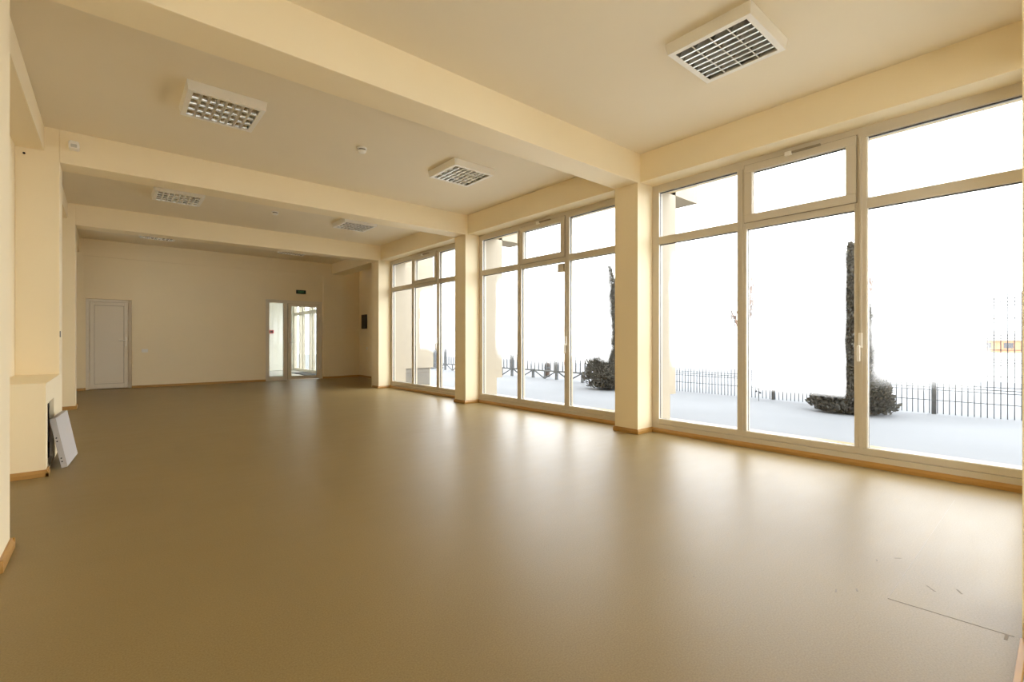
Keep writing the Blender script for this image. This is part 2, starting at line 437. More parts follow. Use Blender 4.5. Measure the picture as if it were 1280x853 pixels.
def window(n, y0, y1, label, fogs=None, tagbox=False):
    """frame from y0 (near) to y1 (far)"""
    root = empty('window_%d' % n, (XW, (y0 + y1) / 2, 0)); tag(root, label, 'window', 'tall glazed window bays', 'structure')
    W = y1 - y0; fr, mu = .088, .088
    g = (W - 2 * fr - 2 * mu) / 3
    e = [y0 + fr, y0 + fr + g, y0 + fr + g + mu, y0 + fr + 2 * g + mu, y0 + fr + 2 * g + 2 * mu, y1 - fr]
    cols = [(e[0], e[1]), (e[2], e[3]), (e[4], e[5])]          # near, middle, far pane columns
    xo = XW + .085
    P = lambda nm, b, m='white_plastic', bv=.004: b.build(nm, m, root, bevel=bv)
    P('jamb', MB().box(XW, xo, y0, y0 + fr, 0, ZTOP)); P('jamb', MB().box(XW, xo, y1 - fr, y1, 0, ZTOP))
    P('head_rail', MB().box(XW, xo, y0 + fr, y1 - fr, ZG1, ZTOP))
    P('bottom_rail', MB().box(XW - .004, xo, y0 + fr, y1 - fr, 0, .098)); P('bottom_rail', MB().box(XW, xo, y0 + fr, y1 - fr, .101, ZG0))
    for (a, b) in ((e[1], e[2]), (e[3], e[4])):
        P('mullion', MB().box(XW - .004, xo, a, b, ZG0, ZG1))
        P('mullion_bead', MB().box(XW - .010, XW - .004, a + .03, b - .03, ZG0, ZG1), bv=.002)
    for (a, b) in cols: P('transom', MB().box(XW, xo, a, b, ZT0, ZT1))
    panes = []
    for ci, (a, b) in enumerate(cols):
        panes.append((a, b, ZG0, ZT0, fogs[ci] if fogs else None))
        if ci != 1: panes.append((a, b, ZT1, ZG1, None))
    # opening fanlight in the middle
    a, b = cols[1]; s = .078
    sa = P('fanlight_sash', MB().box(XW - .022, XW + .06, a - .012, b + .012, ZT1 - .02, ZT1 + s - .02).box(XW - .022, XW + .06, a - .012, b + .012, ZG1 - s + .03, ZG1 + .03)
           .box(XW - .022, XW + .06, a - .012, a + s - .012, ZT1 + s - .02, ZG1 - s + .03).box(XW - .022, XW + .06, b - s + .012, b + .012, ZT1 + s - .02, ZG1 - s + .03))
    gap = MB()
    gap.box(XW - .006, XW - .001, a - .019, a - .012, ZT1 - .026, ZG1 + .036).box(XW - .006, XW - .001, b + .012, b + .019, ZT1 - .026, ZG1 + .036)
    gap.box(XW - .006, XW - .001, a - .019, b + .019, ZT1 - .027, ZT1 - .02).box(XW - .006, XW - .001, a - .019, b + .019, ZG1 + .03, ZG1 + .037)
    P('sash_gap', gap, 'groove_plastic', 0)
    panes.append((a + s - .012, b - s + .012, ZT1 + s - .02, ZG1 - s + .03, None))
    for (pa, pb, za, zb, fg) in panes:
        mname = 'clear_glass'
        if fg:
            mname = 'misted_glass_%d_%d' % (n, len(M)); glass_mat(mname, fg)
        p = MB(); i = 0
        p.v = [(XW + .04, pa, za), (XW + .04, pb, za), (XW + .04, pb, zb), (XW + .04, pa, zb)]; p.f = [(0, 1, 2, 3)]
        pane = p.build('glass_pane', mname, root)
        if fg: tag(pane, 'glass pane misted over by condensation')
        t, x0, x1 = .006, XW + .024, XW + .044
        gk = MB().box(x0, x1, pa, pa + t, za, zb).box(x0, x1, pb - t, pb, za, zb).box(x0, x1, pa, pb, za, za + t).box(x0, x1, pa, pb, zb - t, zb)
        gk.build('gasket', 'gasket_rubber', root)
        q = .016
        bd = MB().box(XW + .004, XW + .024, pa, pa + q * .35, za, zb).box(XW + .004, XW + .024, pb - q * .35, pb, za, zb).box(XW + .004, XW + .024, pa, pb, za, za + q * .35)
        bd.build('glazing_bead', 'white_enamel', root)
    # fanlight opener: scissor arm over the sash, rod down the mullion, lever
    ym = (e[1] + e[2]) / 2
    arm = MB().box(XW - .04, XW - .022, a + .26, a + .52, ZG1 + .024, ZG1 + .040).build('opener_arm', 'groove_plastic', root)
    MB().box(XW - .05, XW - .018, a + .50, a + .56, ZG1 + .008, ZG1 + .046).build('arm_bracket', 'white_enamel', arm, bevel=.005)
    MB().box(XW - .022, XW - .012, ym - .006, ym + .006, 1.16, ZG1).build('opener_rod', 'white_plastic', root)
    hd = MB().box(XW - .030, XW - .010, ym - .014, ym + .014, 1.04, 1.17).build('handle_plate', 'white_enamel', root, bevel=.004)
    MB().box(XW - .055, XW - .032, ym - .004, ym + .018, .92, 1.06).build('handle_lever', 'white_enamel', hd, bevel=.006)
    if tagbox:
        tag(MB().box(XW - .02, XW + .02, cols[1][0] + .005, cols[1][0] + .125, 2.11, 2.235).build('corner_box', 'white_plastic', root, bevel=.006), 'small beige box in the top corner of the pane')
    return root


window(1, .11, 3.29, 'nearest and largest tall window, snowy conifer and wire fence outside', [
    dict(l=1.09, r=.44, b=.80, sl=.05, sr=.09, sb=.14), dict(l=2.08, r=1.315, b=.62, sl=.10, sr=.016, sb=.05, wob=.05, d=.93), dict(l=3.06, r=2.37, b=.86, sl=.05, sr=.05, sb=.16)])
window(2, 3.62, 6.84, 'middle tall window between two columns, grey picket fence outside', [
    dict(l=4.60, r=3.99, b=.86, sl=.10, sr=.05, sb=.07, wob=.30, d=.93), dict(l=5.66, r=4.80, b=.84, sl=.03, sr=.03, sb=.13), dict(l=6.36, r=5.84, b=.92, sl=.10, sr=.03, sb=.16)], tagbox=True)
window(3, 7.17, 10.36, 'farthest tall window with pale outside wall behind its left panes', [
    dict(l=8.10, r=7.4, b=1.0, sl=.05, sr=.03, sb=.16), dict(l=9.02, r=8.35, b=1.0, sl=.05, sr=.04, sb=.14, wob=.25, d=.85), None])
window(4, -3.42, -.22, 'tall window behind the viewpoint')
def glazing(n, axis, c, a, b, k, label, zs=(0, 3.315)):
    zA, zB = zs
    r = empty('window_%d' % n, (c, (a + b) / 2, 0) if axis == 'y' else ((a + b) / 2, c, 0)); tag(r, label, 'window', None, 'structure')
    def bx(p0, p1, z0, z1, d0=-.04, d1=.04):
        return MB().box(c + d0, c + d1, p0, p1, z0, z1) if axis == 'y' else MB().box(p0, p1, c + d0, c + d1, z0, z1)
    bx(a, b, zA, zA + .10).build('bottom_rail', 'white_plastic', r); bx(a, b, zB - .10, zB).build('head_rail', 'white_plastic', r); bx(a, b, 2.26, 2.34).build('transom', 'white_plastic', r)
    for i in range(k + 1):
        p_ = a + (b - a) * i / k
        bx(p_ - .04, p_ + .04, zA + .10, zB - .10).build('mullion', 'white_plastic', r)
        if i < k:
            q_ = a + (b - a) * (i + 1) / k
            bx(p_ + .04, q_ - .04, zA + .10, 2.26, -.003, .003).build('glass_pane', 'clear_glass', r)
            bx(p_ + .04, q_ - .04, 2.34, zB - .10, -.003, .003).build('glass_pane', 'clear_glass', r)


FW = (.1, 2.45)  # opening sized for the added glazing behind the camera
struct('wall_front', MB().box(XL - .25, FW[0], -4.0, -3.76, 0, ZC).box(FW[1], 5.44, -4.0, -3.76, 0, ZC), 'cream_paint', 'cream wall beside the added glazing behind the viewpoint')
glazing(6, 'x', -3.85, FW[0], FW[1], 3, 'unseen glazing added behind the viewpoint to light the hall')  # added, unseen: daylight from behind for beams and left columns
glazing(7, 'y', XL - .12, LW[0], LW[1], 1, 'unseen high window added in the left wall to brighten the back part', (2.0, 2.95))  # added out of sight to lift the back wall
struct('wall_left', MB().box(XL - .25, XL, -3.76, -.22, -.2, ZC), 'cream_paint', 'cream side wall behind the viewpoint')
struct('wall_outside', MB().box(XW, 5.44, -4.0, -3.42, 0, ZC), 'cream_paint', 'cream wall pier behind the viewpoint')

# ------------------------------------------------------------------ white panelled door (left)
d = empty('door_1', ((D1[0] + D1[1]) / 2, YB + .10, 0)); tag(d, 'plain white panel door in the dim back wall at left', 'door', None, 'structure')
ya = YB + .10
f = MB().box(D1[0], D1[0] + .06, ya, ya + .07, 0, D1[2]).box(D1[1] - .06, D1[1], ya, ya + .07, 0, D1[2]).box(D1[0] + .06, D1[1] - .06, ya, ya + .07, D1[2] - .06, D1[2])
f.build('door_frame', 'white_door', d, bevel=.005)
la, lb2 = D1[0] + .065, D1[1] - .065
lf = MB().box(la, la + .075, ya - .015, ya + .045, .015, D1[2] - .065).box(lb2 - .075, lb2, ya - .015, ya + .045, .015, D1[2] - .065)
lf.box(la + .075, lb2 - .075, ya - .015, ya + .045, D1[2] - .14, D1[2] - .065).box(la + .075, lb2 - .075, ya - .015, ya + .045, .015, .12)
leaf = lf.build('door_leaf', 'white_door', d, bevel=.006)
MB().box(la + .08, lb2 - .08, ya + .005, ya + .035, .125, D1[2] - .145).build('panel', 'white_door', leaf, bevel=.004)
MB().box(la + .072, lb2 - .072, ya + .008, ya + .02, .117, D1[2] - .137).build('panel_groove', 'groove_plastic', leaf)
hp = MB().box(lb2 - .052, lb2 - .022, ya - .024, ya - .015, .98, 1.19).build('handle_plate', 'white_enamel', leaf, bevel=.003)
MB().tube((lb2 - .037, ya - .02, 1.115), (lb2 - .037, ya - .065, 1.115), .010).tube((lb2 - .03, ya - .06, 1.115), (lb2 - .165, ya - .06, 1.112), .011).build('handle', 'white_enamel', leaf, smooth=True)

# ------------------------------------------------------------------ glazed exit door (right of back wall)
d = empty('door_2', ((D2[0] + D2[1]) / 2, YB + .04, 0)); tag(d, 'white glazed exit door with a side light in back wall', 'door', None, 'structure')
ya = YB + .035
f = MB().box(D2[0], 3.32, ya, ya + .08, 0, D2[2]).box(4.66, D2[1], ya, ya + .08, 0, D2[2]).box(3.32, 4.66, ya, ya + .08, 2.155, D2[2]).box(3.685, 3.79, ya, ya + .08, 0, 2.155).box(3.32, 3.685, ya, ya + .08, 0, .115)
f.build('door_frame', 'white_door', d, bevel=.006)
MB().box(3.32, 3.685, ya + .04, ya + .05, .115, 2.155).build('glass_pane', 'clear_glass', d)
MB().box(3.325, 3.68, ya + .032, ya + .038, .12, .128).box(3.32, 3.328, ya + .032, ya + .038, .115, 2.155).box(3.677, 3.685, ya + .032, ya + .038, .115, 2.155).build('gasket', 'gasket_rubber', d)
lf = MB().box(3.80, 3.885, ya - .02, ya + .05, .015, 2.15).box(4.575, 4.655, ya - .02, ya + .05, .015, 2.15).box(3.885, 4.575, ya - .02, ya + .05, 2.075, 2.15).box(3.885, 4.575, ya - .02, ya + .05, .015, .105)
leaf = lf.build('door_leaf', 'white_door', d, bevel=.006)
MB().box(3.885, 4.575, ya + .01, ya + .02, .105, 2.075).build('glass_pane', 'clear_glass', leaf)
MB().box(3.885, 4.575, ya + .0, ya + .008, .105, .113).box(3.885, 3.892, ya, ya + .008, .105, 2.075).box(4.568, 4.575, ya, ya + .008, .105, 2.075).build('gasket', 'gasket_rubber', d)
MB().box(3.79, 3.80, ya - .003, ya + .04, .015, 2.155).box(3.79, 4.66, ya - .003, ya + .04, 2.15, 2.155).build('door_gap', 'groove_plastic', d)
MB().box(3.825, 3.86, ya - .03, ya - .02, .95, 1.17).build('handle_plate', 'white_enamel', leaf, bevel=.003)
MB().tube((3.842, ya - .025, 1.07), (3.842, ya - .07, 1.07), .010).tube((3.836, ya - .065, 1.07), (3.97, ya - .065, 1.065), .011).build('handle', 'steel', leaf, smooth=True)
MB().tube((4.655, ya - .028, .3), (4.655, ya - .028, .4), .012).tube((4.655, ya - .028, 1.8), (4.655, ya - .028, 1.9), .012).build('hinge', 'white_enamel', d)

# porch glazing along its window side, seen through the exit door
p = empty('window_5', (5.32, 16.8, 0)); tag(p, 'white framed porch glazing with doors seen through the exit door', 'window', None, 'structure')
px = 5.30
f = MB().box(px, px + .08, 14.45, 19.05, 2.62, 2.76).box(px, px + .08, 14.45, 19.05, 0, .10).box(px, px + .08, 14.45, 19.05, 2.05, 2.17)
f.build('rail', 'white_door', p, bevel=.004)
py = [14.45, 15.25, 16.10, 16.85, 17.15, 17.95, 18.30, 19.0]
for q in py: MB().box(px, px + .08, q - .05, q + .05, .10, 2.62).build('post', 'white_door', p, bevel=.004)
for q0, q1 in zip(py, py[1:]):
    MB().box(px + .04, px + .046, q0 + .05, q1 - .05, .10, 2.05).build('glass_pane', 'clear_glass', p)
    MB().box(px + .04, px + .046, q0 + .05, q1 - .05, 2.17, 2.62).build('glass_pane', 'clear_glass', p)
MB().box(px - .05, px, 16.16, 16.20, .9, 1.15).build('door_handle', 'steel', p)
tag(MB().box(4.75, 5.22, 15.6, 17.4, -.005, .012).build('door_mat', 'mat_rubber'), 'dark doormat lying on the porch floor behind the exit door', 'doormat')
fa = empty('alarm_box', (4.52, 19.05, 1.4)); tag(fa, 'small red alarm box on the white porch wall', 'alarm box')
MB().box(4.44, 4.60, 19.0, 19.05, 1.38, 1.50).build('case', 'red_box', fa, bevel=.01)
MB().box(4.48, 4.56, 18.992, 19.0, 1.41, 1.47).build('push_plate', 'black_plastic', fa)

# ------------------------------------------------------------------ louvred ceiling lights
def make_light():
    root = empty('ceiling_light')
    S, H = .31, .082
    fw = .040
    hs = MB()
    rings = [(S, 0.0), (S - .010, -H), (S - .012 - fw, -H), (S - .012 - fw, -H + .014), (S - .02, -H + .014), (S - .012, 0.0)]
    for r_, z_ in rings:
        hs.v += [(-r_, -r_, z_), (r_, -r_, z_), (r_, r_, z_), (-r_, r_, z_)]
    for q in range(len(rings)):
        q2 = (q + 1) % len(rings)
        for c_ in range(4):
            hs.f.append((q * 4 + c_, q * 4 + (c_ + 1) % 4, q2 * 4 + (c_ + 1) % 4, q2 * 4 + c_))
    hs.build('housing', 'white_enamel', root, bevel=.003)
    MB().box(-S + .012, S - .012, -S + .012, S - .012, -.012, -.004).build('back_plate', 'aluminium', root)
    I = S - .012 - fw
    pitch = 2 * I / 4
    zb, zt = -H + .004, -.020
    for k in range(4):
        yc = -I + pitch * (k + .5)
        tr = MB(); n = 8; prof = []
        for j in range(n + 1):
            t = j / n
            hw = pitch / 2 * (1 - .62 * t ** 1.6) - .001
            prof.append((hw, zb + (zt - zb) * t))
        pts = [(yc - h_, z_) for h_, z_ in prof] + [(yc + h_, z_) for h_, z_ in reversed(prof)]
        i = 0
        for d_ in (-I, I):
            for a_, b_ in pts: tr.v.append((d_, a_, b_))
        m_ = len(pts)
        for q in range(m_ - 1): tr.f.append((q, q + 1, m_ + q + 1, m_ + q))
        rf = tr.build('reflector', 'reflector_metal', root, local=True)
        MB().tube((-I, yc, -.030), (I, yc, -.030), .011, n=10).build('tube', 'tube_glass', rf, smooth=True, local=True)
    for k in (1, 2, 3):
        yc = -I + pitch * k
        MB().box(-I, I, yc - .0025, yc + .0025, -H, -H + .008).build('louvre_rib', 'white_enamel', root)
    for k in range(1, 8):
        xc = -I + 2 * I * k / 8
        MB().prism([(xc - .0075, -H + .001), (xc + .0075, -H + .001), (xc + .0015, -H + .042), (xc - .0015, -H + .042)], -I, I, 'y').build('louvre_blade', 'blade_metal', root)
    return root


lights = [(3.47, 1.64, ZC, 'louvred ceiling light nearest the camera, at upper right'),
          (.80, 5.12, ZC, 'louvred ceiling light at left between the first two beams'),
          (3.47, 5.10, ZC, 'louvred ceiling light by the windows between the first two beams'),
          (.78, 8.66, ZC, 'louvred ceiling light at left between the second and third beams'),
          (3.49, 8.66, ZC, 'louvred ceiling light by the windows between the second and third beams'),
          (.78, 12.55, 3.38, 'louvred ceiling light at left, mostly hidden above the farthest beam'),
          (3.50, 12.55, 3.38, 'louvred ceiling light at right, mostly hidden above the farthest beam')]
proto = make_light()
for i, (x, y, z, lab) in enumerate(lights):
    o = proto if i == 0 else copy_tree(proto)
    o.location = (x, y, z); tag(o, lab, 'ceiling light', 'square louvred ceiling lights')

# ------------------------------------------------------------------ small fittings
for x, y, lab in ((2.20, 5.25, 'round white smoke detector on the ceiling between the first two beams'),
                  (2.15, 8.80, 'round white smoke detector beyond the second beam')):
    r = empty('smoke_detector', (x, y, ZC)); tag(r, lab, 'smoke detector', 'smoke detectors')
    MB().lathe([(.055, 0), (.055, -.012), (.050, -.016)]).build('base', 'white_enamel', r, smooth=True, local=True)
    MB().lathe([(.040, -.016), (.040, -.030)]).build('vent_ring', 'dark_hollow', r, smooth=True, local=True)
    MB().lathe([(.047, -.030), (.047, -.040), (.036, -.052), (.012, -.056)]).build('cap', 'white_enamel', r, smooth=True, local=True)

s = empty('motion_sensor', (-.30, 6.84, 3.15)); tag(s, 'small white motion sensor on the second beam at left', 'motion sensor')
MB().box(-.330, -.285, 6.79, 6.84, 3.165, 3.215).build('wall_bracket', 'white_enamel', s, bevel=.008)
b_ = MB().prism([(-.325, 3.105), (-.255, 3.105), (-.248, 3.118), (-.248, 3.172), (-.258, 3.185), (-.322, 3.185), (-.332, 3.172), (-.332, 3.118)], 6.70, 6.80, 'y').build('body', 'white_enamel', s, bevel=.012)
MB().prism([(-.314, 3.115), (-.266, 3.115), (-.266, 3.150), (-.314, 3.150)], 6.692, 6.702, 'y').build('lens', 'tube_glass', b_, bevel=.006)
tag(MB().box(-.408, -.399, 6.845, 6.875, 1.14, 1.205).build('contact_sensor', 'black_plastic', None, bevel=.003), 'tiny dark strip on the edge of the left column', 'sensor')
tag(MB().tube((-.665, 6.842, 3.0), (-.665, 6.828, 3.0), .007).tube((-.665, 6.832, 3.0), (-.665, 6.828, 3.0), .011).build('nail', 'dark_hollow'), 'small dark nail high on the left column', 'nail')

e_ = empty('exit_sign', (4.125, YB, 2.44)); tag(e_, 'small dark green exit sign above the glazed door', 'exit sign')
MB().box(3.995, 4.255, YB - .055, YB - .02, 2.44, 2.545).build('housing', 'black_plastic', e_, bevel=.006)
MB().box(4.012, 4.238, YB - .059, YB - .055, 2.455, 2.532).build('face_plate', 'sign_green', e_)
fc = bpy.data.curves.new('lettering', 'FONT'); fc.body = 'EXIT'; fc.size = .078; fc.align_x = 'CENTER'; fc.extrude = .0012
fo = bpy.data.objects.new('lettering', fc); COL.objects.link(fo)
dg = bpy.context.evaluated_depsgraph_get()
me = bpy.data.meshes.new_from_object(fo.evaluated_get(dg)); bpy.data.objects.remove(fo)
me.materials.clear(); me.materials.append(M['sign_letter'])
fo = bpy.data.objects.new('lettering', me); COL.objects.link(fo); fo.parent = e_
fo.location = (0, -.0603, .0275); fo.rotation_euler = (math.radians(90), 0, 0)

bx_ = empty('wall_cabinet', (5.88, 13.82, 1.47)); tag(bx_, 'narrow black box on the dim recess wall', 'wall box')
MB().box(5.845, 5.88, 13.64, 14.0, 1.47, 1.90).build('case', 'black_plastic', bx_, bevel=.006)
MB().box(5.838, 5.845, 13.665, 13.975, 1.495, 1.875).build('door', 'black_plastic', bx_, bevel=.003)


def switch(loc, axis, lab):
    r = empty('light_switch', loc); tag(r, lab, 'switch', 'wall switches')
    if axis == 'x':
        MB().box(-.012, 0, -.04, .04, 0, .08).build('plate', 'white_enamel', r, bevel=.004, local=True)
        MB().box(-.018, -.012, -.025, .025, .015, .065).build('rocker', 'white_enamel', r, bevel=.003, local=True)
    else:
        MB().box(-.06, .06, -.012, 0, 0, .08).build('plate', 'white_enamel', r, bevel=.004, local=True)
        MB().box(-.048, -.004, -.018, -.012, .015, .065).build('rocker', 'white_enamel', r, bevel=.003, local=True)
        MB().box(.004, .048, -.018, -.012, .015, .065).build('rocker', 'white_enamel', r, bevel=.003, local=True)


switch((5.88, 13.64, .84), 'x', 'small switch below the black box in the recess')
switch((.62, YB, .83), 'y', 'double white switch to the right of the plain door')

# ------------------------------------------------------------------ heating box and its loose cover
BX0, BX1, BY0, BY1, BH = XL + .001, -.40, 5.38, 6.84, .755
h = empty('heating_box', ((BX0 + BX1) / 2, (BY0 + BY1) / 2, 0)); tag(h, 'low cream boxed-in heating unit with open hatch at left column', 'heating box')
oy0, oy1, oz0, oz1 = 5.52, 6.10, .035, .575
b = MB().box(BX0, BX1, BY0, BY0 + .03, 0, BH).box(BX0, BX1, BY0 + .03, BY1, BH - .03, BH)
b.box(BX1 - .03, BX1, BY0 + .03, oy0, 0, BH - .03).box(BX1 - .03, BX1, oy1, BY1, 0, BH - .03).box(BX1 - .03, BX1, oy0, oy1, oz1, BH - .03).box(BX1 - .03, BX1, oy0, oy1, 0, oz0)
b.build('casing', 'cream_paint', h)
MB().box(BX0 + .005, BX0 + .03, BY0 + .04, BY1 - .02, .01, BH - .04).box(BX0 + .03, BX1 - .04, oy1 + .05, oy1 + .07, .01, BH - .04).box(BX0 + .03, BX1 - .04, BY0 + .04, BY0 + .05, .01, BH - .04).build('shade_lining', 'dark_hollow', h)  # dark sheets: shade of the unlit inside put into the colour
for q in range(3):
    MB().box(BX0 + .08, BX0 + .20, 5.62 + q * .15, 5.72 + q * .15, .10, .50).build('radiator_section', 'dark_hollow', h, bevel=.01)  # sections take the same dark shade colour as the box inside
bs = MB(); run_x(bs, BY0, BX0, BX1 + .018, -1); run_y(bs, BX1, BY0 - .018, oy0 - .01, 1)
bs.build('baseboard', 'wood', h)

cv = empty('hatch_cover', (-.315, 5.94, 0)); tag(cv, 'white metal hatch cover leaning against the low heating box', 'hatch cover')
Lc, Tc, Wc = .435, .040, .60
tilt = math.radians(10.0)
cv.rotation_euler = (0, -tilt, math.radians(-4.0))
cv.location = (-.262, 5.93, 0.008)
# local: x = thickness (front at 0, back at -Tc), y = width, z = up the sheet
MB().box(-.006, 0, -Wc / 2, Wc / 2, 0, Lc).build('face_sheet', 'grey_enamel', cv, bevel=.002, local=True)
MB().box(-Tc, -.006, -Wc / 2, -Wc / 2 + .004, .0, Lc).box(-Tc, -.006, Wc / 2 - .004, Wc / 2, .0, Lc).box(-Tc, -.006, -Wc / 2 + .004, Wc / 2 - .004, .0, .004).box(-Tc, -.006, -Wc / 2 + .004, Wc / 2 - .004, Lc - .004, Lc).build('folded_rim', 'grey_enamel', cv, local=True)
for zz in (.055, .085, .235, .265):
    MB().tube((-.026, -Wc / 2 + .001, zz), (-.026, -Wc / 2 - .001, zz), .006, n=8).build('hole', 'black_plastic', cv, local=True)

# floor marks
fl = bpy.data.objects['floor']
def strip(p, q, wd, m, name):
    p, q = Vector((p[0], p[1], 0)), Vector((q[0], q[1], 0)); d_ = (q - p).normalized(); n_ = Vector((-d_.y, d_.x, 0)) * wd / 2
    b = MB(); z = .0006
    b.v = [tuple(c + Vector((0, 0, zz))) for zz in (-.002, z) for c in (p - n_, q - n_, q + n_, p + n_)]
    b.f = [(4, 5, 6, 7), (0, 1, 5, 4), (1, 2, 6, 5), (2, 3, 7, 6), (3, 0, 4, 7), (3, 2, 1, 0)]
    return b.build(name, m, fl)
strip((2.53, .50), (2.56, .13), .003, 'seam_dark', 'seam')
strip((2.53, .50), (4.46, .51), .0014, 'seam_pale', 'seam')
for (u, v_, a, l) in ((2.07, 1.13, .3, .012), (1.94, 1.20, 1.0, .008), (2.42, .66, .2, .03), (2.50, .60, .4, .025), (2.76, .38, .7, .05), (2.82, .30, .5, .04), (2.92, .62, .3, .02), (3.05, .55, 2.4, .03)):
    strip((u, v_), (u + l * math.cos(a), v_ + l * math.sin(a)), .006, 'scuff', 'scuff_mark')
strip((2.51, .150), (2.56, .148), .010, 'scuff', 'scuff_mark')

# ------------------------------------------------------------------ outside
def snow_sheet(name, x0, x1, y0, y1, nx, ny, z, amp, m, lab):
    b = MB(); rnd = random.Random(5)
    for j in range(ny + 1):
        for i in range(nx + 1):
            x = x0 + (x1 - x0) * i / nx; y = y0 + (y1 - y0) * j / ny
            b.v.append((x, y, z + amp * (math.sin(x * .9 + y * .35) + math.sin(y * 1.1 - x * .4)) * .5))
    for j in range(ny):
        for i in range(nx):
            k = j * (nx + 1) + i
            b.f.append((k, k + 1, k + nx + 2, k + nx + 1))
    o = b.build(name, m); tag(o, lab, 'snow', None, 'structure')
    for p_ in o.data.polygons: p_.use_smooth = True
    return o


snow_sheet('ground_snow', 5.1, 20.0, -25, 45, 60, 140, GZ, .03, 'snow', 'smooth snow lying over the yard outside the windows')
snow_sheet('ground_snow', 20.0, 260.0, -200, 300, 20, 30, GZ, 0.0, 'lit_snow', 'pale snow field beyond the fence')

# wire mesh fence: panels and posts
FX = 10.40
hz = (1.75, 1.70, 1.65, 1.45, 1.24, 1.19, 1.14, .96, .81, .765, .72, .55, .38, .335, .29, .12)
def wire_panel():
    r = empty('wire_fence')
    b = MB(); n = 34
    for k in range(n):
        y = .04 + 2.40 * k / (n - 1)
        b.box(-.0055, .0055, y - .0055, y + .0055, 0, 1.95)
    b.build('upright_wires', 'fence_wire', r, local=True)
    b = MB()
    for z in hz: b.box(.0055, .0155, .02, 2.46, z - GZ - .005, z - GZ + .005)
    b.build('cross_wires', 'fence_wire', r, local=True)
    return r
def fence_post():
    r = empty('fence_post')
    MB().box(-.03, .03, -.03, .03, -.2, 2.02).build('shaft', 'fence_paint', r, bevel=.004, local=True)
    MB().box(-.034, .034, -.034, .034, 2.02, 2.035).build('cap', 'fence_paint', r, local=True)
    MB().box(-.04, -.03, -.02, .02, .5, .56).build('clamp', 'fence_paint', r, local=True)
    MB().box(-.04, -.03, -.02, .02, 1.4, 1.46).build('clamp', 'fence_paint', r, local=True)
    return r
pw, pp = wire_panel(), fence_post()
wl = ['wire mesh fence panel at the right edge of the nearest window', 'wire mesh fence panel right of the tall conifer', 'wire mesh fence panel left of the tall conifer', 'wire mesh fence panel behind the first pane of the nearest window']
for k, y in enumerate((-1.04, 1.46, 3.96, 6.46)):
    if k < 3:
        o = pw if k == 0 else copy_tree(pw)
        o.location = (FX, y, GZ); tag(o, wl[k + 1] if k else wl[1], 'fence', 'wire mesh fence panels')
    q = pp if k == 0 else copy_tree(pp)
    q.location = (FX + .05, y - .01, GZ)
    tag(q, ['slim fence post beyond the right edge of the nearest window', 'slim grey fence post right of the tall conifer', 'slim grey fence post left of the tall conifer', 'slim grey fence post where wire mesh meets pickets'][k], 'fence post', 'wire fence posts')
o = copy_tree(pw); o.location = (FX, -3.54, GZ); tag(o, wl[0], 'fence', 'wire mesh fence panels')
for o in bpy.data.objects:
    if o.name.startswith('wire_fence') and abs(o.location.y + 1.04) < .01: o['label'] = 'wire mesh fence panel at right edge of nearest window, brick shed behind'
    if o.name.startswith('wire_fence') and abs(o.location.y + 3.54) < .01: o['label'] = 'wire mesh fence panel hidden past the right picture edge'
    if o.name.startswith('wire_fence') and abs(o.location.y - 1.46) < .01: o['label'] = 'wire mesh fence panel directly behind the tall conifer'
    if o.name.startswith('wire_fence') and abs(o.location.y - 3.96) < .01: o['label'] = 'wire mesh fence panel behind the far pane of the nearest window'

# picket fence with triangular braces under the rail
def picket_section(y0, n, lab):
    r = empty('picket_fence', (FX, y0, GZ)); tag(r, lab, 'fence', 'grey picket fence sections')
    Lb = 1.05
    for k in range(n):
        yy = k * Lb
        MB().box(-.035, .035, yy - .035, yy + .035, -.1, 1.75 if k % 2 == 0 else .30).build('post', 'fence_paint', r, local=True)
    MB().box(-.025, .025, .035, n * Lb - .037, .245, .29).build('rail', 'fence_paint', r, local=True)
    for k in range(n):
        a, m_, c = k * Lb, (k + .5) * Lb, (k + 1) * Lb
        MB().tube((0, a + .05, .25), (0, m_, .03), .022, n=5).build('brace', 'fence_paint', r, local=True)
        MB().tube((0, c - .07, .25), (0, m_, .03), .022, n=5).build('brace', 'fence_paint', r, local=True)
        MB().box(-.018, .018, m_ - .018, m_ + .018, 0, .26).build('stud', 'fence_paint', r, local=True)
    pk = None
    for k in range(int(n * Lb / .175)):
        if pk is None:
            pk = MB().box(-.014, .014, -.014, .014, .29, 1.55).build('picket', 'fence_paint', r, local=True); o = pk
        else:
            o = pk.copy(); COL.objects.link(o)
        o.parent = r; o.location = (0, .09 + k * .175, 0)
    return r


picket_section(8.04, 2, 'grey picket fence section next to the bushy conifer in the middle window')
picket_section(10.14, 3, 'grey picket fence section across the middle panes of the middle window')
picket_section(13.29, 3, 'grey picket fence section at the far pane of the middle window')
picket_section(16.44, 3, 'grey picket fence section seen through the farthest window')
gp = empty('gate_post', (10.9, 18.0, GZ)); tag(gp, 'stout dark gate post on a footing seen through farthest window', 'gate post')
MB().box(10.80, 11.0, 17.9, 18.1, GZ, .75).build('shaft', 'fence_paint', gp, bevel=.01)
MB().box(10.65, 11.15, 17.75, 18.25, GZ - .1, GZ + .06).build('footing', 'fence_paint', gp, bevel=.01)
MB().box(10.77, 11.03, 17.87, 18.13, .75, .80).build('cap', 'fence_paint', gp)
bp_ = empty('bollard', (10.9, 11.05, GZ)); tag(bp_, 'weathered stub post behind the picket fence in middle window', 'post')
MB().lathe([(.09, -.1), (.09, .42), (.075, .47), (.03, .5)], (10.9, 11.05, GZ), 10).build('shaft', 'bark', bp_)
MB().lathe([(.10, .30), (.10, .36)], (10.9, 11.05, GZ), 10).build('band', 'fence_paint', bp_)


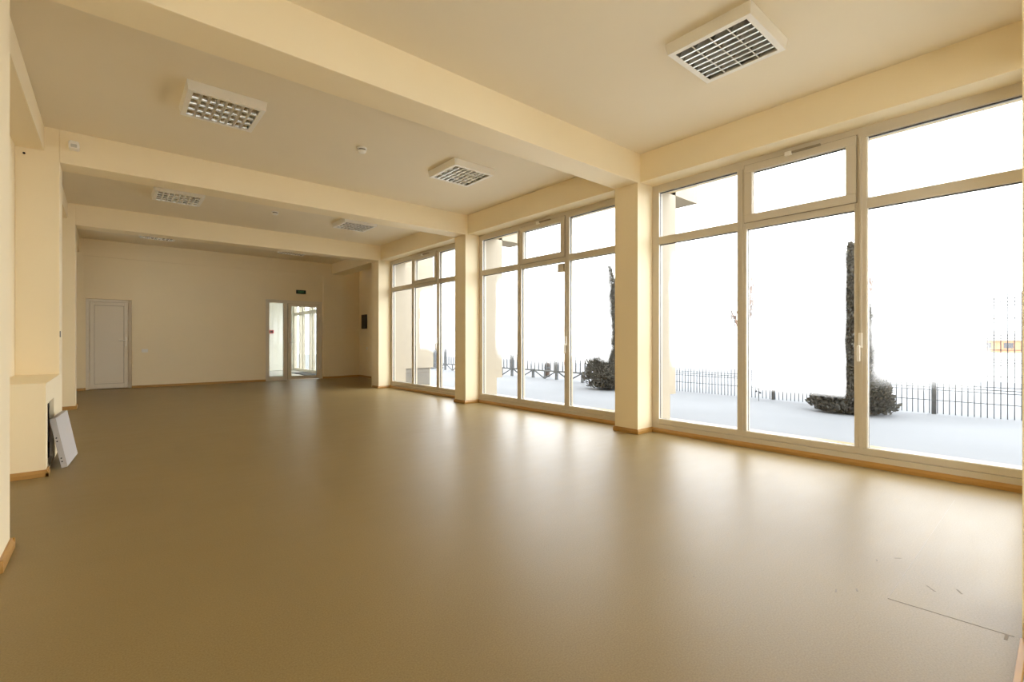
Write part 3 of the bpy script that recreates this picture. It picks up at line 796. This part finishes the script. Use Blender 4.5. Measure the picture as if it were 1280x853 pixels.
# conifers
def conifer(loc, prof, n, lab, seed, lean=(0, 0)):
    rnd = random.Random(seed)
    r = empty('conifer', loc); tag(r, lab, 'conifer', 'conifers in the snowy yard')
    def rad(z):
        for (z0, r0), (z1, r1) in zip(prof, prof[1:]):
            if z0 <= z <= z1: return r0 + (r1 - r0) * (z - z0) / (z1 - z0)
        return 0.0
    top = prof[-1][0]
    MB().tube((0, 0, -.1), (lean[0] * .8, lean[1] * .8, top * .8), .06, .015, 8).build('trunk', 'bark', r, local=True)
    core = MB(); seg = 14
    zs = [prof[0][0] + (top - prof[0][0]) * j / 16 for j in range(17)]
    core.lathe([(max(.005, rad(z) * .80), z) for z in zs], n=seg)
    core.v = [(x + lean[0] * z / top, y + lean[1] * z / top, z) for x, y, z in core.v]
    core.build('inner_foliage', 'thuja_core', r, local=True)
    b = MB()
    for _ in range(n):
        while True:
            z = rnd.uniform(prof[0][0], top)
            if rnd.random() < (rad(z) + .03) / .6: break
        a = rnd.uniform(0, 2 * math.pi)
        lump = 1 + .10 * math.sin(a * 3 + z * 4) + .08 * math.sin(a * 7 - z * 9)
        rr = rad(z) * lump * rnd.uniform(.80, 1.12)
        c = Vector((rr * math.cos(a) + lean[0] * z / top, rr * math.sin(a) + lean[1] * z / top, z))
        out = Vector((math.cos(a), math.sin(a), rnd.uniform(.3, 1.6))).normalized()
        t = out.cross(Vector((rnd.uniform(-1, 1), rnd.uniform(-1, 1), rnd.uniform(-1, 1)))).normalized()
        L_ = rnd.uniform(.035, .085); w_ = L_ * rnd.uniform(.25, .45)
        i = len(b.v)
        b.v += [tuple(c - t * w_ * .4), tuple(c + out * L_ * .5 + t * w_), tuple(c + out * L_), tuple(c + out * L_ * .5 - t * w_)]
        b.f += [(i, i + 1, i + 2), (i, i + 2, i + 3)]
    f_ = b.build('foliage', 'thuja_leaf', r, local=True); f_['kind'] = 'stuff'
    return r


conifer((9.60, 2.40, GZ), [(0.0, .40), (.12, .50), (.45, .46), (.9, .37), (1.5, .25), (2.0, .14), (2.4, .06), (2.85, .004)], 15000, 'tall grey-green conifer behind the mullion of the nearest window', 3)
conifer((9.75, 7.62, GZ), [(0.02, .45), (.2, .53), (.8, .47), (1.3, .36), (2.0, .22), (2.6, .12), (3.1, .01)], 9000, 'bushy grey-green conifer at the right side of the middle window', 4)


def bare_tree(loc, hgt, spread, lab, seed, m='dry_twig', cat='tree', depth=4, name='bare_tree'):
    rnd = random.Random(seed)
    r = empty(name, loc); tag(r, lab, cat, None)
    tr, tw = MB(), MB()
    def grow(p, d, l, rad_, k):
        q = p + d * l
        (tr if k == 0 else tw).tube(p, q, max(rad_, .016), max(rad_ * .65, .010), 5)
        if k >= depth: return
        for _ in range(3 if k else 5):
            nd = (d + Vector((rnd.uniform(-1, 1), rnd.uniform(-1, 1), rnd.uniform(-.2, .8))) * spread).normalized()
            s_ = rnd.uniform(.35, 1.0)
            grow(p + d * l * s_, nd, l * rnd.uniform(.45, .7), rad_ * .55, k + 1)
    grow(Vector((0, 0, -.1)), Vector((0, 0, 1)), hgt * .6, hgt * .016, 0)
    tr.build('trunk', m, r, local=True); tw.build('branches', m, r, local=True)
    return r


x, y = 14.44, 8.72; bare_tree((x, y, GZ), 1.9, .55, 'thin bare sapling at the left pane of nearest window', 11)
x, y = 20.45, 8.87; bare_tree((x, y, GZ), 3.6, .35, 'reddish bare tree behind the first mullion of nearest window', 12, depth=5)
x, y = 17.58, 16.56; bare_tree((x, y, GZ), 2.6, .5, 'distant bare tree behind the handle of the middle window', 13)
x, y = 22.28, 4.69; bare_tree((x, y, GZ), 4.6, .6, 'spreading bare tree behind the tall conifer', 14)
dp = empty('dry_plant', (9.9, 4.02, GZ)); tag(dp, 'dry dotted flower stalk sticking out of snow near fence', 'plant')
rnd = random.Random(2)
MB().tube((9.9, 4.02, GZ - .02), (9.92, 4.04, .62), .006, .004, 5).build('stalk', 'fence_paint', dp)
for k in range(12):
    MB().lathe([(.004, -.02), (.022, 0), (.004, .02)], (9.91 + rnd.uniform(-.06, .06), 4.03 + rnd.uniform(-.07, .07), rnd.uniform(.05, .66)), 6).build('seed_head', 'fence_paint', dp)

# far brick shed
x, y = 71.44, 4.92
hs = empty('brick_shed', (x, y, GZ)); tag(hs, 'distant orange brick shed with a snowy roof beyond the fence', 'shed')
wd = 2.6
MB().box(x - 1.5, x + 1.5, y - wd, y + wd, GZ, 1.15).build('wall', 'brick_orange', hs)
MB().prism([(x - 1.8, 1.15), (x + 1.8, 1.15), (x, 1.95)], y - wd - .3, y + wd + .3, 'y').build('roof', 'lit_snow', hs)
for k in (-1.3, .3): MB().box(x - 1.52, x - 1.5, y + k, y + k + .7, .35, .9).build('window', 'window_dark', hs)
